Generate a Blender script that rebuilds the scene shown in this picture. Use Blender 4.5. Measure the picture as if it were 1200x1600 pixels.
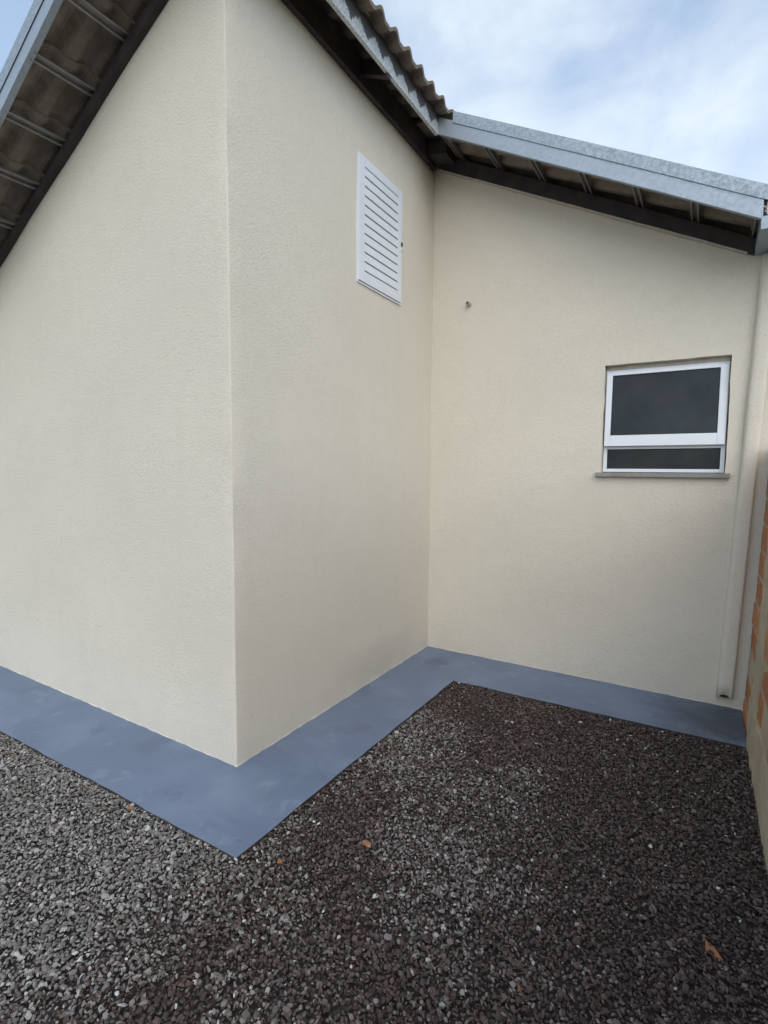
import bpy, bmesh, math, random
import numpy as np
from mathutils import Matrix, Vector

random.seed(7); rng = np.random.default_rng(11)
for o in list(bpy.data.objects): bpy.data.objects.remove(o)
scene = bpy.context.scene
COL = scene.collection

# ------------------------------------------------------------------ camera
CAM_YAW, CAM_PITCH, CAM_ROLL = 0.5479, -0.0811, -0.0075
cam_d = bpy.data.cameras.new('camera'); cam = bpy.data.objects.new('camera', cam_d); COL.objects.link(cam)
cam_d.sensor_fit = 'VERTICAL'; cam_d.sensor_height = 24.0; cam_d.sensor_width = 18.0
cam_d.lens = 811.6 / 1600 * 24.0
cam_d.clip_start = 0.02; cam_d.clip_end = 500
Rm = Matrix.Rotation(CAM_YAW, 3, 'Z') @ Matrix.Rotation(CAM_PITCH, 3, 'X') @ Matrix.Rotation(CAM_ROLL, 3, 'Y')
Rm = Rm @ Matrix(((1, 0, 0), (0, 0, -1), (0, 1, 0)))
cam.matrix_world = Matrix.Translation((1.9338, -1.7594, 1.5)) @ Rm.to_4x4()
scene.camera = cam
scene.render.resolution_x, scene.render.resolution_y = 768, 1024

# ------------------------------------------------------------------ world: thin bright cloud over a pale blue sky
SUN_EL, SUN_AZ = math.radians(44), math.radians(143)      # azimuth clockwise from +Y
w = bpy.data.worlds.new('World'); scene.world = w; w.use_nodes = True
nt = w.node_tree; nt.nodes.clear()
def N(nt, t, **kw):
    n = nt.nodes.new(t)
    for k, v in kw.items(): setattr(n, k, v)
    return n
out = N(nt, 'ShaderNodeOutputWorld'); bg = N(nt, 'ShaderNodeBackground'); bg.inputs['Strength'].default_value = 0.115
sky = N(nt, 'ShaderNodeTexSky', sky_type='NISHITA'); sky.sun_disc = False
sky.sun_elevation = SUN_EL; sky.sun_rotation = SUN_AZ; sky.air_density = 1.0; sky.dust_density = 1.5
tc = N(nt, 'ShaderNodeTexCoord')
sep = N(nt, 'ShaderNodeSeparateXYZ'); nt.links.new(tc.outputs['Generated'], sep.inputs[0])
zz = N(nt, 'ShaderNodeMath', operation='MAXIMUM'); nt.links.new(sep.outputs['Z'], zz.inputs[0]); zz.inputs[1].default_value = 0.0
za = N(nt, 'ShaderNodeMath', operation='ADD'); nt.links.new(zz.outputs[0], za.inputs[0]); za.inputs[1].default_value = 0.7
dv = N(nt, 'ShaderNodeVectorMath', operation='DIVIDE'); nt.links.new(tc.outputs['Generated'], dv.inputs[0])
cmb = N(nt, 'ShaderNodeCombineXYZ')
for i in range(3): nt.links.new(za.outputs[0], cmb.inputs[i])
nt.links.new(cmb.outputs[0], dv.inputs[1])
mp = N(nt, 'ShaderNodeMapping'); mp.inputs['Location'].default_value = (3.3, 1.7, 0.0); mp.inputs['Scale'].default_value = (1.0, 1.0, 0.35)
nt.links.new(dv.outputs[0], mp.inputs['Vector'])
cn = N(nt, 'ShaderNodeTexNoise'); cn.inputs['Scale'].default_value = 4.2; cn.inputs['Detail'].default_value = 7; cn.inputs['Roughness'].default_value = 0.52
cn.inputs['Distortion'].default_value = 0.35
nt.links.new(mp.outputs[0], cn.inputs['Vector'])
cr = N(nt, 'ShaderNodeValToRGB'); cr.color_ramp.elements[0].position = 0.43; cr.color_ramp.elements[1].position = 0.66
cr.color_ramp.elements[0].color = (0.24, 0.24, 0.24, 1); cr.color_ramp.elements[1].color = (1, 1, 1, 1)
nt.links.new(cn.outputs['Fac'], cr.inputs['Fac'])
mx = N(nt, 'ShaderNodeMix', data_type='RGBA'); nt.links.new(cr.outputs['Color'], mx.inputs['Factor'])
skg = N(nt, 'ShaderNodeMix', data_type='RGBA', blend_type='MULTIPLY'); skg.inputs['Factor'].default_value = 1.0
nt.links.new(sky.outputs['Color'], skg.inputs['A']); skg.inputs['B'].default_value = (2.45, 2.45, 2.3, 1)
nt.links.new(skg.outputs['Result'], mx.inputs['A']); mx.inputs['B'].default_value = (7.1, 8.0, 8.9, 1)
nt.links.new(mx.outputs['Result'], bg.inputs['Color']); nt.links.new(bg.outputs[0], out.inputs[0])

# ------------------------------------------------------------------ sun behind thin cloud: one wide soft lamp
sd = bpy.data.lights.new('sun', 'SUN'); sd.energy = 1.15; sd.angle = math.radians(75); sd.color = (1.0, 0.975, 0.93)
sun = bpy.data.objects.new('sun', sd); COL.objects.link(sun)
sdir = Vector((math.sin(SUN_AZ) * math.cos(SUN_EL), math.cos(SUN_AZ) * math.cos(SUN_EL), math.sin(SUN_EL)))
sun.rotation_euler = sdir.to_track_quat('Z', 'Y').to_euler(); sun.location = (0, 0, 12)

vs = scene.view_settings
vs.view_transform = 'Standard'; vs.look = 'None'; vs.gamma = 1.0; vs.use_curve_mapping = False; vs.exposure = 0.04
scene.cycles.max_bounces = 8; scene.cycles.diffuse_bounces = 5; scene.cycles.glossy_bounces = 3

# ------------------------------------------------------------------ materials
class MT:
    """small node-graph helper; object coordinates (house and ground meshes sit at the world origin)"""
    def __init__(s, name, rough=0.8, metal=0.0, spec=0.5):
        s.m = bpy.data.materials.new(name); s.m.use_nodes = True; s.nt = s.m.node_tree
        s.b = s.nt.nodes['Principled BSDF']; s.b.inputs['Roughness'].default_value = rough
        s.b.inputs['Metallic'].default_value = metal; s.b.inputs['Specular IOR Level'].default_value = spec
        s.tc = s.nt.nodes.new('ShaderNodeTexCoord')
    def L(s, a, b): s.nt.links.new(a, b)
    def coord(s, scale=(1, 1, 1), loc=(0, 0, 0), kind='Object'):
        m = s.nt.nodes.new('ShaderNodeMapping'); m.inputs['Scale'].default_value = scale; m.inputs['Location'].default_value = loc
        s.L(s.tc.outputs[kind], m.inputs['Vector']); return m.outputs[0]
    def noise(s, scale, detail=4, rough=0.5, vec=None, dist=0.0):
        n = s.nt.nodes.new('ShaderNodeTexNoise'); n.inputs['Scale'].default_value = scale; n.inputs['Detail'].default_value = detail
        n.inputs['Roughness'].default_value = rough; n.inputs['Distortion'].default_value = dist
        s.L(vec if vec is not None else s.tc.outputs['Object'], n.inputs['Vector']); return n.outputs['Fac']
    def voro(s, scale, vec=None, feature='F1', o='Distance'):
        n = s.nt.nodes.new('ShaderNodeTexVoronoi'); n.feature = feature; n.inputs['Scale'].default_value = scale
        s.L(vec if vec is not None else s.tc.outputs['Object'], n.inputs['Vector']); return n.outputs[o]
    def ramp(s, f, stops):
        r = s.nt.nodes.new('ShaderNodeValToRGB'); e = r.color_ramp.elements
        while len(e) < len(stops): e.new(0.5)
        for i, (p, c) in enumerate(stops):
            e[i].position = p; e[i].color = (c, c, c, 1) if isinstance(c, (int, float)) else (*c, 1)
        s.L(f, r.inputs['Fac']); return r.outputs['Color']
    def mix(s, f, a, b, mode='MIX'):
        n = s.nt.nodes.new('ShaderNodeMix'); n.data_type = 'RGBA'; n.blend_type = mode
        for sock, v in ((n.inputs['Factor'], f), (n.inputs['A'], a), (n.inputs['B'], b)):
            if hasattr(v, 'links') or hasattr(v, 'is_linked'): s.L(v, sock)
            elif isinstance(v, (int, float)) and sock.type == 'VALUE': sock.default_value = v
            else: sock.default_value = (*v, 1) if not isinstance(v, (int, float)) else (v, v, v, 1)
        return n.outputs['Result']
    def math(s, op, a, b=0.0, clamp=False):
        n = s.nt.nodes.new('ShaderNodeMath'); n.operation = op; n.use_clamp = clamp
        for i, v in enumerate((a, b)):
            if isinstance(v, (int, float)): n.inputs[i].default_value = v
            else: s.L(v, n.inputs[i])
        return n.outputs[0]
    def xyz(s, kind='Object'):
        n = s.nt.nodes.new('ShaderNodeSeparateXYZ'); s.L(s.tc.outputs[kind], n.inputs[0]); return n.outputs
    def col(s, c):
        if isinstance(c, tuple): s.b.inputs['Base Color'].default_value = (*c, 1)
        else: s.L(c, s.b.inputs['Base Color'])
        return s
    def rough(s, r): s.L(r, s.b.inputs['Roughness']); return s
    def bump(s, h, strength, dist, prev=None):
        n = s.nt.nodes.new('ShaderNodeBump'); n.inputs['Strength'].default_value = strength; n.inputs['Distance'].default_value = dist
        s.L(h, n.inputs['Height'])
        if prev is not None: s.L(prev, n.inputs['Normal'])
        s.L(n.outputs[0], s.b.inputs['Normal']); return n.outputs[0]
    def rnd(s):
        n = s.nt.nodes.new('ShaderNodeObjectInfo'); return n.outputs['Random']

M = {}
# rough cream acrylic stucco
t = MT('stucco_paint', 0.92, spec=0.25)
big = t.noise(0.9, 4, 0.55); mid = t.noise(9, 4, 0.6); fine = t.noise(95, 4, 0.65); grit = t.voro(150)
c = t.mix(t.ramp(big, [(0.35, 0.0), (0.65, 1.0)]), (0.690, 0.647, 0.558), (0.662, 0.622, 0.540))
c = t.mix(t.ramp(mid, [(0.42, 0.0), (0.72, 0.35)]), c, (0.630, 0.590, 0.507))
c = t.mix(t.ramp(fine, [(0.32, 0.45), (0.46, 0.0)]), c, (0.50, 0.455, 0.38))
streak = t.noise(1.0, 5, 0.6, t.coord((7, 7, 0.35)))
c = t.mix(t.ramp(streak, [(0.56, 0.0), (0.75, 0.09)]), c, (0.56, 0.52, 0.45))
zpos = t.xyz()['Z']
low = t.ramp(t.math('ADD', zpos, t.math('MULTIPLY', t.noise(5, 4), 0.35)), [(0.14, 0.22), (0.34, 0.0)])
c = t.mix(low, c, (0.47, 0.44, 0.39))                       # splash dirt at the foot of the walls
P_ = t.xyz(); ey = t.math('DIVIDE', t.math('SUBTRACT', P_['Y'], 1.35), 0.62); ez = t.math('DIVIDE', t.math('SUBTRACT', P_['Z'], 0.13), 0.20); ex = t.math('DIVIDE', P_['X'], 0.05)
rr = t.math('SQRT', t.math('ADD', t.math('ADD', t.math('MULTIPLY', ey, ey), t.math('MULTIPLY', ez, ez)), t.math('MULTIPLY', ex, ex)))
rr = t.math('ADD', rr, t.math('MULTIPLY', t.math('SUBTRACT', t.noise(6, 5, 0.6), 0.5), 0.9))
c = t.mix(t.ramp(rr, [(0.35, 0.30), (1.05, 0.0)]), c, (0.40, 0.385, 0.36))
t.col(c)
h1 = t.bump(t.noise(260, 3, 0.6), 0.35, 0.002)
h2 = t.bump(fine, 0.75, 0.005, h1); t.bump(t.noise(26, 2, 0.5), 0.10, 0.006, h2)
M['stucco'] = t.m
# blue-grey floor paint on the concrete strip
t = MT('blue_floor_paint', 0.5, spec=0.35)
a = t.noise(2.3, 5, 0.55, dist=0.6); b = t.noise(6.5, 6, 0.6, dist=0.4); f = t.noise(60, 3)
c = t.mix(t.ramp(a, [(0.42, 0.0), (0.62, 1.0)]), (0.132, 0.175, 0.256), (0.168, 0.214, 0.300))
c = t.mix(t.ramp(b, [(0.60, 0.0), (0.66, 0.55)]), c, (0.200, 0.252, 0.322))
c = t.mix(t.ramp(t.noise(3.4, 5, 0.6, t.coord(loc=(4, 2, 0))), [(0.57, 0.0), (0.66, 0.45)]), c, (0.105, 0.13, 0.185))
x = t.xyz()
def blob(cx, cy, r):
    dx = t.math('SUBTRACT', x['X'], cx); dy = t.math('SUBTRACT', x['Y'], cy)
    d = t.math('SQRT', t.math('ADD', t.math('MULTIPLY', dx, dx), t.math('MULTIPLY', dy, dy)))
    return t.math('ADD', t.math('DIVIDE', d, r), t.math('MULTIPLY', t.math('SUBTRACT', t.noise(9, 5, 0.65), 0.5), 1.5))
c = t.mix(t.ramp(blob(2.10, 1.88, 0.42), [(0.25, 0.75), (1.0, 0.0)]), c, (0.055, 0.065, 0.085))     # grime under the rain pipe
c = t.mix(t.ramp(blob(0.22, 1.84, 0.11), [(0.6, 0.45), (0.9, 0.0)]), c, (0.095, 0.115, 0.155))
c = t.mix(t.ramp(blob(0.16, -0.10, 0.20), [(0.55, 0.28), (0.9, 0.0)]), c, (0.220, 0.27, 0.34))
c = t.mix(t.ramp(f, [(0.66, 0.0), (0.74, 0.35)]), c, (0.09, 0.11, 0.15))
mr = t.nt.nodes.new('ShaderNodeMapping'); mr.inputs['Rotation'].default_value = (0, 0, 0.7); mr.inputs['Scale'].default_value = (5, 46, 1); t.L(t.tc.outputs['Object'], mr.inputs['Vector'])
c = t.mix(t.ramp(t.noise(1.0, 2, 0.5, mr.outputs[0]), [(0.735, 0.0), (0.76, 0.75)]), c, (0.055, 0.065, 0.085))      # scuffs
c = t.mix(t.ramp(t.noise(38, 6, 0.75), [(0.58, 0.0), (0.70, 0.30)]), c, (0.10, 0.125, 0.165))
t.col(c); t.rough(t.ramp(a, [(0.3, 0.40), (0.7, 0.66)]))
h = t.bump(f, 0.12, 0.002); t.bump(t.noise(14, 3), 0.25, 0.004, h)
M['apron'] = t.m
# galvanised sheet with spangle
def galv(name, base, lo, amt, rough=0.42, metal=0.75, oxide=0.0):
    t = MT(name, rough, metal)
    v = t.voro(85, t.coord((1, 1, 1)), o='Color'); g = t.nt.nodes.new('ShaderNodeRGBToBW'); t.L(v, g.inputs[0])
    n = t.noise(60, 4, 0.65); b2 = t.noise(3, 4)
    c = t.mix(t.ramp(g.outputs[0], [(0.25, 0.0), (0.75, amt)]), base, lo)
    c = t.mix(t.ramp(n, [(0.48, 0.0), (0.60, amt)]), c, lo)
    c = t.mix(t.ramp(b2, [(0.4, 0.0), (0.7, 0.3)]), c, tuple(0.8 * q for q in base))
    t.col(c); t.rough(t.ramp(n, [(0.3, rough - 0.08), (0.7, rough + 0.18)]))
    t.bump(b2, 0.3, 0.01); return t
M['galv'] = galv('galvanised_sheet', (0.37, 0.43, 0.50), (0.31, 0.365, 0.425), 0.4, 0.5, 0.5).m
M['spangle'] = galv('galvanised_spangle', (0.37, 0.43, 0.485), (0.25, 0.30, 0.35), 0.65, 0.55, 0.5).m
# eave fascia: dull sheet with white oxide bloom below each tile, clean runs where water drips
t = MT('oxidised_galvanised', 0.5, 0.45)
p = t.xyz(); ph = t.math('DIVIDE', t.math('SUBTRACT', p['Y'], 1.87 - 7 * 0.3186), 0.1593)
saw = t.math('FRACT', ph); tri = t.math('POWER', t.math('ABSOLUTE', t.math('SUBTRACT', t.math('MULTIPLY', saw, 2.0), 1.0)), 0.8)
nz = t.noise(1.0, 5, 0.75, t.coord((70, 70, 16)))
edge = t.math('ADD', t.math('MULTIPLY', tri, 0.070), t.math('MULTIPLY', t.math('SUBTRACT', nz, 0.5), 0.085))
lim = t.math('ADD', edge, 3.888)
mask = t.math('LESS_THAN', p['Z'], lim)
blm = t.mix(t.ramp(t.noise(110, 4, 0.7), [(0.36, 0.0), (0.6, 1.0)]), (0.33, 0.36, 0.37), (0.72, 0.75, 0.76))
fade = t.ramp(p['Y'], [(0.0, 1.0), (1.0, 1.0)])
c = t.mix(mask, (0.115, 0.115, 0.125), blm)
t.col(c); t.bump(t.noise(3, 3), 0.3, 0.01)
M['oxid'] = t.m
# dark painted steel of the rafters
t = MT('dark_steel_paint', 0.6, 0.0, 0.3)
n = t.noise(7, 5, 0.6, t.coord((1, 1, 1)))
c = t.mix(t.ramp(n, [(0.4, 0.0), (0.7, 1.0)]), (0.040, 0.036, 0.040), (0.075, 0.060, 0.058))
c = t.mix(t.ramp(t.noise(45, 4, 0.7), [(0.62, 0.0), (0.72, 0.4)]), c, (0.13, 0.085, 0.06))
t.col(c); t.bump(n, 0.2, 0.004); M['beam'] = t.m
t = MT('mortar_bead', 0.9); t.col(t.mix(t.noise(30, 5), (0.30, 0.28, 0.25), (0.62, 0.58, 0.52))); t.bump(t.noise(60, 4), 0.6, 0.004); M['bead'] = t.m
t = MT('batten_steel', 0.5, 0.4)
t.col(t.mix(t.noise(18, 5, 0.6), (0.17, 0.17, 0.17), (0.36, 0.355, 0.34))); t.bump(t.noise(40, 3), 0.2, 0.002); M['batten'] = t.m
# weathered concrete roof tile
t = MT('concrete_roof_tile', 0.95, spec=0.2)
n = t.noise(7, 6, 0.62); r = t.rnd()
c = t.mix(t.ramp(n, [(0.35, 0.0), (0.68, 1.0)]), (0.165, 0.142, 0.118), (0.31, 0.28, 0.24))
c = t.mix(t.ramp(t.noise(22, 5, 0.7), [(0.5, 0.0), (0.68, 0.6)]), c, (0.125, 0.113, 0.090))
c = t.mix(t.math('MULTIPLY', r, 0.4), c, (0.25, 0.20, 0.165))
t.col(c); h = t.bump(t.noise(140, 3, 0.6), 0.4, 0.003); t.bump(n, 0.3, 0.006, h); M['tile'] = t.m
# white powder-coated aluminium
t = MT('white_aluminium', 0.38, 0.0, 0.5)
t.col(t.mix(t.ramp(t.noise(12, 5, 0.6), [(0.5, 0.0), (0.8, 0.35)]), (0.73, 0.77, 0.83), (0.60, 0.63, 0.67))); M['white'] = t.m
# dark obscured glass
t = MT('dark_glass', 0.16, 0.0, 0.35)
n = t.noise(4.5, 5, 0.6); t.col(t.mix(t.ramp(n, [(0.35, 0.0), (0.7, 1.0)]), (0.007, 0.011, 0.016), (0.022, 0.027, 0.031)))
t.rough(t.ramp(t.noise(7, 4), [(0.3, 0.10), (0.7, 0.26)])); t.bump(t.noise(3, 2), 0.06, 0.01); M['glass'] = t.m
t = MT('sill_stone', 0.6); t.col(t.mix(t.noise(35, 6, 0.7), (0.13, 0.125, 0.12), (0.38, 0.37, 0.34))); t.bump(t.noise(50, 4), 0.3, 0.003); M['sill'] = t.m
t = MT('slot_shadow_board', 0.8); t.col((0.42, 0.43, 0.45)); M['slot'] = t.m
t = MT('hollow_shade', 0.9); t.col((0.03, 0.03, 0.03)); M['void'] = t.m  # near-black colour standing in for the shade inside hollows
t = MT('black_rubber', 0.7); t.col((0.018, 0.018, 0.02)); M['rubber'] = t.m
t = MT('dull_brass', 0.5, 0.5); t.col(t.mix(t.noise(80, 3), (0.10, 0.08, 0.06), (0.22, 0.16, 0.1))); M['latch'] = t.m
t = MT('pvc_pipe', 0.55); t.col(t.mix(t.noise(50, 4), (0.33, 0.30, 0.22), (0.52, 0.49, 0.40))); M['pvc'] = t.m
# hollow clay brick, mortar, concrete of the boundary wall
t = MT('clay_brick', 0.9, spec=0.2); r = t.rnd()
n = t.noise(11, 6, 0.65)
c = t.mix(r, (0.42, 0.165, 0.066), (0.58, 0.265, 0.115))
c = t.mix(t.ramp(n, [(0.40, 0.0), (0.68, 0.85)]), c, (0.30, 0.13, 0.07))
c = t.mix(t.ramp(t.noise(30, 5, 0.7), [(0.54, 0.0), (0.66, 0.75)]), c, (0.50, 0.41, 0.30))
t.col(c); h = t.bump(t.noise(90, 3), 0.5, 0.003)
wv = t.nt.nodes.new('ShaderNodeTexWave'); wv.bands_direction = 'Z'; wv.inputs['Scale'].default_value = 22; wv.inputs['Distortion'].default_value = 0.4
t.L(t.tc.outputs['Object'], wv.inputs['Vector']); t.bump(wv.outputs['Fac'], 0.5, 0.004, h); M['brick'] = t.m
t = MT('mortar', 0.95, spec=0.2)
c = t.mix(t.noise(8, 6, 0.65), (0.36, 0.30, 0.21), (0.54, 0.47, 0.35))
c = t.mix(t.ramp(t.noise(3.2, 5, 0.6), [(0.45, 0.0), (0.7, 0.6)]), c, (0.30, 0.26, 0.18)); t.col(c)
h = t.bump(t.noise(55, 5, 0.7), 0.7, 0.006); t.bump(t.noise(12, 3), 0.4, 0.01, h); M['mortar'] = t.m
# gravel: colour rides on the stones (dry pale dust against damp brown), one value per stone
t = MT('gravel_stone', 0.72, spec=0.35)
at = t.nt.nodes.new('ShaderNodeAttribute'); at.attribute_name = 'stone'; at.attribute_type = 'GEOMETRY'
n = t.noise(170, 3, 0.6)
t.col(t.mix(t.ramp(n, [(0.3, 0.35), (0.6, 0.0)]), at.outputs['Color'], t.mix(1.0, at.outputs['Color'], (0.55, 0.52, 0.5), 'MULTIPLY')))
t.bump(t.noise(230, 3, 0.6), 0.3, 0.002); M['stone'] = t.m
t = MT('gravel_bed', 0.95, spec=0.2)
v = t.voro(55, o='Color'); g = t.nt.nodes.new('ShaderNodeRGBToBW'); t.L(v, g.inputs[0])
t.col(t.mix(g.outputs[0], (0.022, 0.018, 0.016), (0.085, 0.075, 0.068))); t.bump(t.voro(55), 0.9, 0.015); M['bed'] = t.m
t = MT('terracotta_chip', 0.85, spec=0.2); t.col(t.mix(t.noise(60, 5), (0.24, 0.10, 0.05), (0.36, 0.17, 0.085))); t.bump(t.noise(120, 3), 0.4, 0.002); M['chip'] = t.m
t = MT('raw_slab_edge', 0.95, spec=0.2); t.col(t.mix(t.ramp(t.noise(9, 5, 0.6), [(0.45, 0.0), (0.65, 1.0)]), (0.050, 0.050, 0.054), (0.085, 0.062, 0.048))); t.bump(t.noise(70, 4), 0.7, 0.005); M['rawedge'] = t.m
t = MT('dry_straw', 0.8); t.col(t.mix(t.noise(80, 3), (0.24, 0.18, 0.09), (0.42, 0.35, 0.20))); M['straw'] = t.m

# ------------------------------------------------------------------ mesh helpers
def link(o, parent=None):
    COL.objects.link(o)
    if parent: o.parent = parent
    return o
def obj(name, bm, mat, parent=None, smooth=False, bevel=0.0):
    if bevel: bmesh.ops.bevel(bm, geom=bm.edges[:], offset=bevel, segments=2, affect='EDGES', clamp_overlap=True)
    bmesh.ops.recalc_face_normals(bm, faces=bm.faces[:])
    me = bpy.data.meshes.new(name); bm.to_mesh(me); bm.free()
    me.materials.append(M[mat])
    if smooth: me.polygons.foreach_set('use_smooth', [True] * len(me.polygons))
    return link(bpy.data.objects.new(name, me), parent)
def raw(name, verts, faces, mat, parent=None, smooth=False):
    me = bpy.data.meshes.new(name); me.from_pydata(verts, [], faces); me.update(); me.materials.append(M[mat])
    if smooth: me.polygons.foreach_set('use_smooth', [True] * len(me.polygons))
    return link(bpy.data.objects.new(name, me), parent)
def empty(name, loc=(0, 0, 0), parent=None):
    o = bpy.data.objects.new(name, None); o.empty_display_size = 0.2; o.location = loc; return link(o, parent)
def tag(o, label, cat, group=None, kind=None):
    o['label'] = label; o['category'] = cat
    if group: o['group'] = group
    if kind: o['kind'] = kind
    return o
def box(bm, x0, x1, y0, y1, z0, z1):
    v = [bm.verts.new(p) for p in ((x0, y0, z0), (x1, y0, z0), (x1, y1, z0), (x0, y1, z0), (x0, y0, z1), (x1, y0, z1), (x1, y1, z1), (x0, y1, z1))]
    for f in ((0, 3, 2, 1), (4, 5, 6, 7), (0, 1, 5, 4), (1, 2, 6, 5), (2, 3, 7, 6), (3, 0, 4, 7)): bm.faces.new([v[i] for i in f])
def prism(bm, a, b):
    """loft between two equal closed loops, capped"""
    va = [bm.verts.new(p) for p in a]; vb = [bm.verts.new(p) for p in b]; n = len(a)
    for i in range(n): bm.faces.new((va[i], va[(i + 1) % n], vb[(i + 1) % n], vb[i]))
    bm.faces.new(va[::-1]); bm.faces.new(vb)
def jit(s): return random.uniform(-s, s)

L = 2.144          # length of the short side wall (corner to corner)
HA = lambda x: 3.955 + 0.492 * x       # underside of the rake beam on the gable wall
HC = lambda x: 3.883 - 0.5108 * x      # underside of the rake beam on the set-back wall
BA = lambda x: 4.050 + 0.512 * x       # underside of battens, left slope
BC = lambda x: 4.005 - 0.522 * x       # underside of battens, right slope

# ------------------------------------------------------------------ ground
g = raw('ground', [(-60, -60, -0.032), (60, -60, -0.032), (60, 60, -0.032), (-60, 60, -0.032)], [(0, 1, 2, 3)], 'bed')
g['kind'] = 'structure'

def wobble(p, q, step, amp):
    n = max(1, int((Vector(q) - Vector(p)).length / step)); r = []
    for i in range(n):
        f = i / n; r.append((p[0] + (q[0] - p[0]) * f + (jit(amp) if i else 0), p[1] + (q[1] - p[1]) * f + (jit(amp) if i else 0)))
    return r
OUT = [(-3.6, -0.49), (0.468, -0.437), (0.486, 1.585), (2.222, 1.612)]
edge = []
for a, b in zip(OUT[:-1], OUT[1:]): edge += wobble(a, b, 0.07, 0.0035)
edge.append(OUT[-1])
loop = edge + [(2.222, L + 0.06), (-0.08, L + 0.06), (-0.08, 0.08), (-3.6, 0.08)]
bm = bmesh.new()
prism(bm, [(x, y, -0.12) for x, y in loop], [(x, y, 0.0) for x, y in loop])
ap = obj('concrete_apron', bm, 'apron'); ap['kind'] = 'structure'
ap.data.materials.append(M['rawedge'])
for p_ in ap.data.polygons:
    if abs(p_.normal.z) < 0.5: p_.material_index = 1          # unpainted, soil-stained slab edge
bmod = ap.modifiers.new('bevel', 'BEVEL'); bmod.width = 0.003; bmod.segments = 2; bmod.limit_method = 'ANGLE'

# ------------------------------------------------------------------ house
house = tag(empty('house'), 'cream stuccoed house with an inner corner and dark steel eaves', 'house')

def wall_sheet(name, path, top, hole=None, dz=0.09, thick=0.14, nrm=None):
    """vertical grid along a plan path; slight hand-trowelled unevenness; solidified inwards"""
    zs = [0.0]; 
    nz = 46
    verts, faces = [], []
    for i, (x, y, nx, ny) in enumerate(path):
        H = top(x, y)
        for k in range(nz + 1):
            f = k / nz; z = -0.02 + f * (H + 0.02)
            a = (0.0022 * (math.sin(x * 5.1 + z * 3.3 + y * 2.2) + math.sin(z * 7.7 - x * 3.9 + y * 6.1)) + jit(0.0006)) * min(1, max(0, z) / 0.3)
            verts.append((x + nx * a, y + ny * a, z))
    m = nz + 1
    for i in range(len(path) - 1):
        for k in range(nz): faces.append((i * m + k, (i + 1) * m + k, (i + 1) * m + k + 1, i * m + k + 1))
    nO = len(verts)
    for (x, y, nx, ny) in path:                       # inner face, mitred at the outside corner
        xi, yi = (min(x, -thick), thick) if nx == 0 else ((-thick, max(y, thick)) if ny == 0 else (-thick, thick))
        verts.append((xi, yi, -0.02)); verts.append((xi, yi, top(x, y)))
    for i in range(len(path) - 1):
        a, b = nO + 2 * i, nO + 2 * i + 2
        if (Vector(verts[a]) - Vector(verts[b])).length > 1e-6: faces.append((b, a, a + 1, b + 1))
        tq = (i * m + nz, (i + 1) * m + nz, b + 1, a + 1)
        faces.append(tq if (Vector(verts[a]) - Vector(verts[b])).length > 1e-6 else tq[:3])
    return raw(name, verts, faces, 'stucco', house, smooth=True)
r = 0.007
path = [(-3.5 + 3.5 * i / 42 - (r if i == 42 else 0), 0, 0, -1) for i in range(43)]
path += [(-r + r * math.sin(a), r - r * math.cos(a), math.sin(a), -math.cos(a)) for a in [math.radians(d) for d in (22, 45, 68)]]
path += [(0, r + (L + 0.05 - r) * i / 26, 1, 0) for i in range(27)]
wall_sheet('wall', path, lambda x, y: (HA(x) + 0.02) if x < -r * 1.01 else 3.90)

# set-back wall with the window opening
WX0, WX1, WZ0, WZ1 = 1.327, 2.055, 1.490, 2.224
xs = sorted(set([round(v, 4) for v in np.linspace(-0.02, WX0, 18)] + [round(v, 4) for v in np.linspace(WX0, WX1, 10)] + [round(v, 4) for v in np.linspace(WX1, 2.56, 8)]))
zl = [round(v, 4) for v in np.linspace(-0.02, WZ0, 20)] + [round(v, 4) for v in np.linspace(WZ0, WZ1, 10)][1:] 
nzl = len(zl); zu = 14
verts, faces, idx = [], [], {}
for i, xx in enumerate(xs):
    col = zl + [WZ1 + (HC(xx) + 0.02 - WZ1) * (k + 1) / zu for k in range(zu)]
    for k, z in enumerate(col):
        a = (0.0022 * (math.sin(xx * 5.1 + z * 3.3) + math.sin(z * 7.7 - xx * 3.9)) + jit(0.0006)) * min(1, max(0, z) / 0.3)
        onb = WX0 - 1e-3 <= xx <= WX1 + 1e-3 and WZ0 - 1e-3 <= z <= WZ1 + 1e-3
        ex = jit(0.003) if onb else 0; ez = jit(0.003) if onb else 0
        idx[i, k] = len(verts); verts.append((xx + ex, L - a, z + ez))
for i in range(len(xs) - 1):
    for k in range(nzl + zu - 1):
        xm = (xs[i] + xs[i + 1]) / 2; zm = (zl[k] + zl[k + 1]) / 2 if k < nzl - 1 else 9
        if WX0 < xm < WX1 and WZ0 < zm < WZ1: continue
        faces.append((idx[i, k], idx[i + 1, k], idx[i + 1, k + 1], idx[i, k + 1]))
o = raw('wall', verts, faces, 'stucco', house, smooth=False)
s = o.modifiers.new('thickness', 'SOLIDIFY'); s.thickness = 0.14; s.offset = -1
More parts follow.
